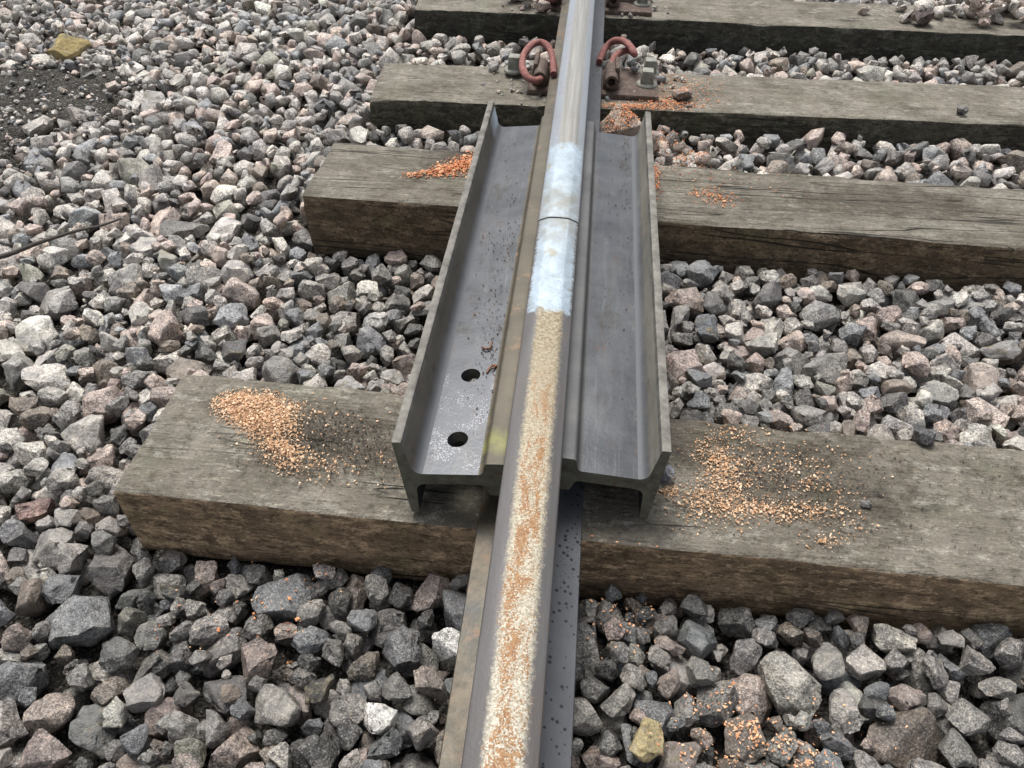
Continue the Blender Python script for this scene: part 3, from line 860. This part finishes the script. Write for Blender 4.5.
# stones with a look of their own, found among those that settled near the right spot
def claim(x, y, rgb, label, rad=60):
    best = None
    for s in STONES:
        if 'label' in s: continue
        d = math.hypot(s['x'] - x, s['y'] - y)
        if d > rad or s['vis'] < .78 * s['foot']: continue
        sc_ = s['vis'] - d * .6
        if best is None or sc_ > best[0]: best = (sc_, s)
    if best: best[1]['rgb'] = rgb; best[1]['label'] = label; best[1]['cn'] = None
claim(-133, -235, (.55, .54, .52), 'whitish speckled stone left of the rail foot near the bottom edge')
claim(-172, -282, (.60, .58, .52), 'cream white stone at the bottom edge left of the rail')
claim(-790, 46, (.24, .155, .135), 'long reddish brown stone left of the nearest sleeper end')
claim(-369, 599, (.40, .40, .39), 'large pale grey stone left of the bars between first and second sleeper')
claim(-93, -160, (.48, .48, .47), 'pale stone tucked against the left rail foot in front')
claim(965, 1720, (.34, .22, .19), 'rounded pink stone standing against the farthest sleeper', 90)

# ------------------------------------------------------------------ camera frame (to know which stones show largest)
CAM = Vector((27.2, -633.7, 871.5)); ROTC = Euler((math.radians(46.202), math.radians(-.793), math.radians(5.765)), 'XYZ')
CM = np.array(ROTC.to_matrix()); FPX = 783.5
def project(p):
    c = CM.T @ (np.array(p) - np.array(CAM)); return 512 + FPX * c[0] / -c[2], 384 - FPX * c[1] / -c[2], -c[2]
cand = []
for k, s in enumerate(STONES):
    px, py, dep = project((s['x'], s['y'], s['z']))
    s['px'], s['py'] = px, py
    hid = abs(s['x'] - XO) < 150 and 0 < s['y'] < 990
    s['score'] = 0 if (not (-8 < px < 1032 and -8 < py < 776) or hid) else s['vis'] / dep ** 2
    if s['score'] > 0 and s['vis'] > 6: cand.append(k)
cand.sort(key=lambda k: -STONES[k]['score'])
named = [k for k, s in enumerate(STONES) if 'label' in s]
heroes = named + [k for k in cand if 'label' not in STONES[k]][:298 - len(named)]

# words that single a stone out
def shape_word(s):
    ax = PROTO[s['pid']]['ax']; N = PROTO[s['pid']]['N']; d = PROTO[s['pid']]['d']
    a = np.sort([(lambda q: q.max() - q.min())(PROTO[s['pid']]['arr'][1][0][:, i]) for i in range(3)])
    if a[0] / a[2] < .56: return 'flat'
    if a[1] / a[2] < .80: return 'long'
    if len(d) < 13: return 'blocky'
    return 'angular'
LANDM = {
    'FL': [('by the left rail foot', (-110, -160)), ('under the left sleeper face', (-280, -60)), ('below the nearest sleeper corner', (-590, -60)), ('in the bottom left corner', (-560, -300)), ('by the whitish speckled stone', (-170, -250)), ('at the bottom edge, midway left', (-380, -300))],
    'FR': [('by the right rail foot', (110, -120)), ('by the yellow bottom stone', (190, -225)), ('under the right sleeper face', (330, -60)), ('in the bottom right corner', (600, -200)), ('at the bottom edge, midway right', (400, -200)), ('at the lower right edge', (640, -80))],
    '1L': [('beside the left bar', (-230, 420)), ('behind the tan crumb heap', (-400, 280)), ('under the second sleeper end', (-540, 700)), ('by the large pale stone', (-369, 599))],
    '1R': [('beside the right bar', (230, 480)), ('behind the nearest sleeper, right', (480, 280)), ('under the second sleeper, right', (500, 720)), ('at the right edge, first bay', (850, 420))],
    'S': [('left of the nearest sleeper end', (-680, 120)), ('left of the second sleeper end', (-650, 850)), ('left of the third sleeper end', (-620, 1400)), ('left of the farthest sleeper end', (-640, 2050)), ('at the left photo edge', (-1000, 350)), ('by the dark twig', (-1100, 760)), ('by the bare soil', (-1400, 1400)), ('by the reddish brown stone', (-780, 40)), ('by the ochre rock', (-1600, 1950))],
}
ZONE = {'2': 'before the third sleeper', '3': 'before the farthest sleeper', '4': 'on the farthest sleeper'}
def zone_of(s):
    x, y = s['x'], s['y']
    if x < -560: return 'S'
    if y < front_y(0, x) + 60: return 'FL' if x < 0 else 'FR'
    if y < front_y(1, x) + 60: return '1L' if x < 0 else '1R'
    if y < front_y(2, x) + 60: return '2'
    if y < front_y(3, x) + 60: return '3'
    return '4'
ORD = ['', 'second', 'third', 'fourth', 'fifth', 'sixth', 'seventh', 'eighth', 'ninth', 'tenth', 'eleventh', 'twelfth']
buckets = {}
for k in heroes:
    s = STONES[k]
    if 'label' in s: continue
    z = zone_of(s); s['zone'] = z
    size = 'large ' if s['r'] > 29 else 'small ' if s['r'] < 19 else ''
    if z in LANDM:
        lm = min(LANDM[z], key=lambda q: math.hypot(q[1][0] - s['x'], q[1][1] - s['y']))
        place_ = lm[0]
    else:
        side = 'left side' if s['x'] < 0 else 'right side'
        place_ = side + ' ' + ZONE[z]
    key = ('%s%s %s stone' % (size, s['cn'], shape_word(s)), place_, z)
    buckets.setdefault(key, []).append(k)
for (what, where, z), ks in buckets.items():
    ks.sort(key=lambda k: abs(STONES[k]['x']))
    for n, k in enumerate(ks):
        STONES[k]['label'] = what + ' ' + where if n == 0 else ORD[min(n, 11)] + ' ' + what + ' from the rail, ' + where

# ------------------------------------------------------------------ link the stones
hero_set = set(heroes)
srcs = {}
for k in heroes:
    s = STONES[k]
    key = s['pid']
    if key not in srcs:
        o = bpy.data.objects.new('ballast_stone', PROTO[key]['hi']); srcs[key] = o
    else:
        o = srcs[key].copy()
    COL.objects.link(o)
    M = Matrix([list(map(float, row)) for row in s['R']]).to_4x4()
    o.matrix_world = Matrix.Translation(Vector((s['x'], s['y'], s['z'])) * S) @ M @ Matrix.Scale(s['r'] * S, 4)
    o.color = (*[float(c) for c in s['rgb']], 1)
    if 'yellow' in s['label'] and s['cn'] is None and ('ochre yellow' in s['label'] or s['label'].startswith('yellow')):
        o.material_slots[0].link = 'OBJECT'; o.material_slots[0].material = M_YELLOW
    tag(o, s['label'], 'stone', 'ballast stones')

def mass():
    V, F, C = [], [], []; n = 0
    for k, s in enumerate(STONES):
        if k in hero_set or s['vis'] < .04 * s['foot']: continue
        near = s['y'] < 900 and -20 < s.get('px', -99) < 1044
        v, f = PROTO[s['pid']]['arr'][0 if near else 1]
        V.append((v @ s['R'].T) * s['r'] + np.array((s['x'], s['y'], s['z']))); F.append(f + n); n += len(v)
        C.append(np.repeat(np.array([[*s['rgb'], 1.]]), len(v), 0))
    V = np.concatenate(V) * S; F = np.concatenate(F); C = np.concatenate(C)
    me = bpy.data.meshes.new('ballast')
    me.vertices.add(len(V)); me.vertices.foreach_set('co', V.ravel())
    me.loops.add(F.size); me.loops.foreach_set('vertex_index', F.ravel().astype(np.int32))
    me.polygons.add(len(F)); me.polygons.foreach_set('loop_start', np.arange(0, F.size, 3, dtype=np.int32))
    me.polygons.foreach_set('use_smooth', np.ones(len(F), bool))
    at = me.attributes.new('stone_colour', 'FLOAT_COLOR', 'POINT'); at.data.foreach_set('color', C.ravel().astype(np.float32))
    me.update(calc_edges=True); me.validate()
    me.materials.append(M_STONE)
    o = bpy.data.objects.new('ballast', me); COL.objects.link(o)
    tag(o, 'bed of mixed grey and pink crushed ballast stones', 'ballast', None, 'stuff')
    print('stones', len(STONES), 'mass tris', len(F))
mass()

# ------------------------------------------------------------------ crumbs and flakes
def surf(x, y):
    i, j = int((x - GX0) / CELL), int((y - GY0) / CELL)
    return H[i, j]
TAN = [(.66, .41, .24), (.74, .50, .32), (.55, .32, .17), (.78, .58, .40), (.40, .23, .12)]
ORG = [(.64, .25, .11), (.72, .33, .16), (.45, .16, .07), (.76, .43, .25)]
DRK = [(.035, .03, .026), (.06, .05, .04), (.10, .08, .06)]
def flakes(name, label, clusters, cols, size=(1.3, 4.0), heap=0.0, cat='crumbs', lim=None, zfun=None):
    V, F, C = [], [], []
    for (cx, cy, sx, sy, ang, n) in clusters:
        ca, sa = math.cos(math.radians(ang)), math.sin(math.radians(ang))
        for _ in range(int(n * 2.3)):
            a, b = rng.normal(0, 1, 2)
            if a * a + b * b > 6: continue
            x = cx + a * sx * ca - b * sy * sa; y = cy + a * sx * sa + b * sy * ca
            if zfun is None and (abs(x) < 72 or abs(x - XO) < 176 and -5 < y < 992): continue
            z = surf(x, y) if zfun is None else zfun(x, y)
            if z is None: continue
            if lim is not None and not lim(x, y, z): continue
            z += heap * math.exp(-(a * a + b * b) * .6) * rng.random() ** .6 + .8
            L = rng.uniform(*size) * (1.6 if rng.random() < .06 else 1); w = L * rng.uniform(.45, .9); t = L * rng.uniform(.15, .5)
            R = flat_rot(rng, .45)
            loc = np.array([(-L, -w * .6, 0), (L * .7, -w, t * .4), (L, w * .5, -t * .2), (-L * .6, w, t * .5), (0.1 * L, 0, t)]) * .62 * (1 + rng.normal(0, .18, (5, 3)))
            low = np.array([(0, 0, -t * .6)])
            P = np.concatenate([loc, low]) @ R.T
            P += np.array([x, y, z + .3 - min(0, P[:, 2].min())])
            n0 = len(V); V += [tuple(p) for p in P]
            F += [(n0, n0 + 1, n0 + 4), (n0 + 1, n0 + 2, n0 + 4), (n0 + 2, n0 + 3, n0 + 4), (n0 + 3, n0, n0 + 4), (n0, n0 + 5, n0 + 1), (n0 + 1, n0 + 5, n0 + 2), (n0 + 2, n0 + 5, n0 + 3), (n0 + 3, n0 + 5, n0)]
            c = np.array(cols[int(rng.integers(len(cols)))]) * rng.uniform(.75, 1.2); C += [(*c, 1)] * 6
    me = bpy.data.meshes.new(name); me.from_pydata([Vector(v) * S for v in V], [], F)
    at = me.attributes.new('flake_colour', 'FLOAT_COLOR', 'POINT'); at.data.foreach_set('color', np.array(C, np.float32).ravel())
    me.materials.append(M_FLAKE)
    o = bpy.data.objects.new(name, me); COL.objects.link(o)
    return tag(o, label, cat, None, 'stuff')
flakes('timber_crumbs', 'heap of pale tan crumbs on the nearest sleeper left of the bars',
       [(-436, 170, 32, 18, -8, 950), (-415, 140, 30, 17, -25, 420), (-470, 178, 18, 10, 0, 200), (-372, 88, 20, 10, -25, 130), (-330, 70, 40, 16, -10, 110), (-350, 170, 30, 18, 0, 30), (-300, 120, 90, 45, 0, 45), (-230, 80, 40, 30, 0, 16), (-200, 150, 30, 50, 0, 10)], TAN, (1.2, 3.7), 9)
flakes('timber_dust', 'fine tan dust filling the crumb heap left of the bars', [(-436, 166, 34, 19, -10, 1500), (-405, 128, 32, 18, -25, 500), (-365, 84, 26, 14, -25, 200)], TAN[:4], (.7, 1.7), 8, 'dust')
flakes('timber_dust', 'fine tan dust between the scattered crumbs right of the bars', [(265, 135, 22, 36, 10, 260), (300, 64, 50, 14, -3, 300), (240, 70, 26, 20, 0, 180), (345, 140, 60, 30, -15, 140)], TAN, (.6, 1.6), 1, 'dust')
flakes('dark_crumbs', 'dark gritty crumbs beside the tan heap on the nearest sleeper',
       [(-300, 128, 55, 26, -8, 420), (-380, 110, 40, 30, -20, 150), (-240, 100, 45, 30, 0, 160)], DRK, (1.0, 2.8), 2)
flakes('timber_crumbs', 'scattered tan crumbs on the nearest sleeper right of the bars',
       [(262, 140, 16, 34, 10, 170), (275, 118, 20, 26, 0, 110), (300, 62, 48, 12, -3, 130), (240, 70, 24, 18, 0, 110), (350, 62, 45, 9, 4, 120), (345, 140, 55, 22, -15, 80), (400, 128, 30, 30, 0, 45), (330, 160, 70, 40, 0, 55), (418, 66, 26, 18, 0, 34), (398, 18, 22, 8, 0, 34), (240, 30, 40, 14, 0, 40), (300, 205, 20, 8, 0, 40), (192, 78, 8, 7, 0, 46), (430, 170, 60, 50, 0, 24)], TAN, (1.1, 3.3), 2)
flakes('dark_crumbs', 'dark grit scattered among the tan crumbs right of the bars',
       [(345, 120, 70, 35, 0, 330), (430, 110, 60, 60, 0, 160), (560, 130, 120, 60, 0, 120), (220, 60, 40, 40, 0, 60)], DRK, (.9, 2.6), 1)
flakes('rust_flakes', 'bright orange flakes heaped on the second sleeper left of the bars',
       [(-228, 965, 36, 22, 25, 420), (-272, 938, 34, 11, 25, 170), (-315, 918, 26, 6, 20, 50), (-205, 1000, 16, 24, 0, 120)], ORG, (1.8, 5.0), 6, 'flakes')
flakes('rust_flakes', 'sparse brown orange flakes on the second sleeper right of the bars',
       [(318, 900, 30, 18, -20, 110), (195, 985, 9, 55, 0, 190), (300, 980, 70, 40, 0, 30), (380, 960, 90, 50, 0, 20)], ORG + [(.25, .12, .07)], (1.5, 4.0), 2, 'flakes')
flakes('rust_flakes', 'orange flakes along the third sleeper front edge by the base plate',
       [(150, 1352, 50, 14, 4, 300), (260, 1385, 40, 24, 10, 200), (225, 1420, 40, 40, 0, 160), (330, 1440, 40, 40, 0, 60), (270, 1530, 60, 30, 0, 110)], ORG, (1.4, 4.0), 5, 'flakes')
flakes('rust_flakes', 'orange flakes on the wedge stone and ballast behind the right bar',
       [(128, 1235, 26, 22, 10, 330), (265, 1185, 45, 40, 0, 150), (320, 1120, 40, 30, 0, 110), (250, 1270, 40, 30, 0, 90)], ORG, (1.4, 4.0), 2, 'flakes')
flakes('rust_flakes', 'orange flakes sprinkled over dark ballast at the bottom right',
       [(255, -185, 26, 24, 0, 42), (335, -226, 34, 14, -20, 80), (225, -250, 30, 20, 0, 40), (285, -215, 18, 14, 0, 40), (400, -180, 40, 20, 0, 10), (130, -60, 30, 30, 0, 36), (160, 330, 40, 60, 0, 2)], [TAN[0], TAN[1], ORG[1], ORG[3]], (1.5, 3.8), 2, 'flakes')
flakes('rust_flakes', 'few orange flakes over dark ballast left of the rail in front',
       [(-420, -120, 60, 40, 0, 18), (-330, -110, 30, 20, 0, 14), (-300, -60, 30, 20, 0, 10), (-215, 285, 16, 14, 0, 46)], [TAN[0], ORG[0], ORG[1]], (1.5, 3.8), 1, 'flakes')

# fine black grit between the stones at the front right
# ------------------------------------------------------------------ twig, swarf, bit of debris
pts = []
for k, (x, y) in enumerate(((-1260, 640), (-1200, 672), (-1140, 715), (-1085, 772), (-1045, 800), (-1000, 815))):
    pts.append((x, y, max(surf(x + a, y + b) for a in (-12, 0, 12) for b in (-12, 0, 12)) * .35 + (-112 + 3 * k) * .65 + 8))
V, F = tube(pts, lambda u: 6.5 - 4.5 * u, 8)
tag(mesh_obj('twig', V, F, M_TWIG, None, 60), 'dark bent twig lying across the stones at the left edge', 'twig')
zw = lambda x: ZC + (W - abs(x - XO)) / math.cos(.108) * math.sin(.108) + 10 * math.cos(.108)
def web_z(x, y):
    t = .108 if x < XO else .082
    d = abs(x - XO)
    if not (66 < d < 134) or not (30 < y < 970): return None
    if x < 0 and min(math.hypot(x + 108, y - 61), math.hypot(x + 108, y - 187)) < 20: return None
    return ZC + (W - d) * math.tan(t) + 10 / math.cos(t)
flakes('dark_grit', 'dark grit lying along the web of the left steel length', [(-105, 560, 28, 220, 0, 70), (-88, 420, 14, 160, 0, 60), (-80, 250, 10, 60, 0, 30)], DRK + [(.16, .08, .045)], (1.0, 3.0), 0, 'grit', None, web_z)
flakes('dark_grit', 'sparse dark grit lying along the web of the right steel length', [(110, 760, 26, 150, 0, 34), (120, 500, 18, 260, 0, 26), (126, 900, 6, 60, 0, 16)], DRK + [(.16, .08, .045)], (1.0, 3.0), 0, 'grit', None, web_z)
for n, (label, path) in enumerate((('curled rusty swarf on the left web beside the far bolt hole', [(-96, 246, 3), (-90, 240, 5), (-84, 244, 3), (-82, 254, 6)]),
                                   ('rusty swarf splinter on the left web next to the rail', [(-82, 190, 2), (-77, 202, 4), (-70, 206, 2), (-74, 196, 5)]))):
    V, F = tube([(x, y, zw(x) + z) for x, y, z in path], 1.7, 6)
    tag(mesh_obj('metal_swarf', V, F, M_CURL, None, 60), label, 'metal swarf', 'bits of rusty swarf on the left bar')

# ------------------------------------------------------------------ light, sky, camera
w = bpy.data.worlds.new('World'); sc.world = w; w.use_nodes = True
nt = w.node_tree; bg = nt.nodes['Background']
sky = nt.nodes.new('ShaderNodeTexSky'); sky.sky_type = 'NISHITA'; sky.sun_disc = False
EL, AZ = 66, -28          # sun high, behind-left of the scene as the camera sees it
sky.sun_elevation = math.radians(EL); sky.sun_rotation = math.radians(AZ)
sky.dust_density = 4; sky.air_density = 1.0
hs = nt.nodes.new('ShaderNodeHueSaturation'); hs.inputs['Saturation'].default_value = .36
nt.links.new(sky.outputs[0], hs.inputs['Color']); nt.links.new(hs.outputs[0], bg.inputs['Color'])
bg.inputs['Strength'].default_value = .11
sd = bpy.data.lights.new('sun', 'SUN'); sd.energy = 2.1; sd.angle = math.radians(26); sd.color = (1, .98, .95)
so = bpy.data.objects.new('sun', sd); COL.objects.link(so)
az, el = math.radians(AZ), math.radians(EL)
dirv = Vector((math.sin(az) * math.cos(el), math.cos(az) * math.cos(el), math.sin(el)))
so.rotation_euler = dirv.to_track_quat('Z', 'Y').to_euler(); so.location = dirv * 5

cd = bpy.data.cameras.new('camera'); cd.sensor_width = 36; cd.lens = 36 * FPX / 1024; cd.clip_start = .02; cd.clip_end = 300
co = bpy.data.objects.new('camera', cd); COL.objects.link(co); co.location = CAM * S; co.rotation_euler = ROTC
sc.camera = co
for o in list(bpy.data.objects):
    if '_w' in o: del o['_w']
sc.render.resolution_x, sc.render.resolution_y = 1024, 768
sc.view_settings.view_transform = 'Standard'; sc.view_settings.look = 'None'; sc.view_settings.gamma = 1
sc.view_settings.use_curve_mapping = False; sc.view_settings.exposure = 0.72
sc.cycles.use_denoising = True
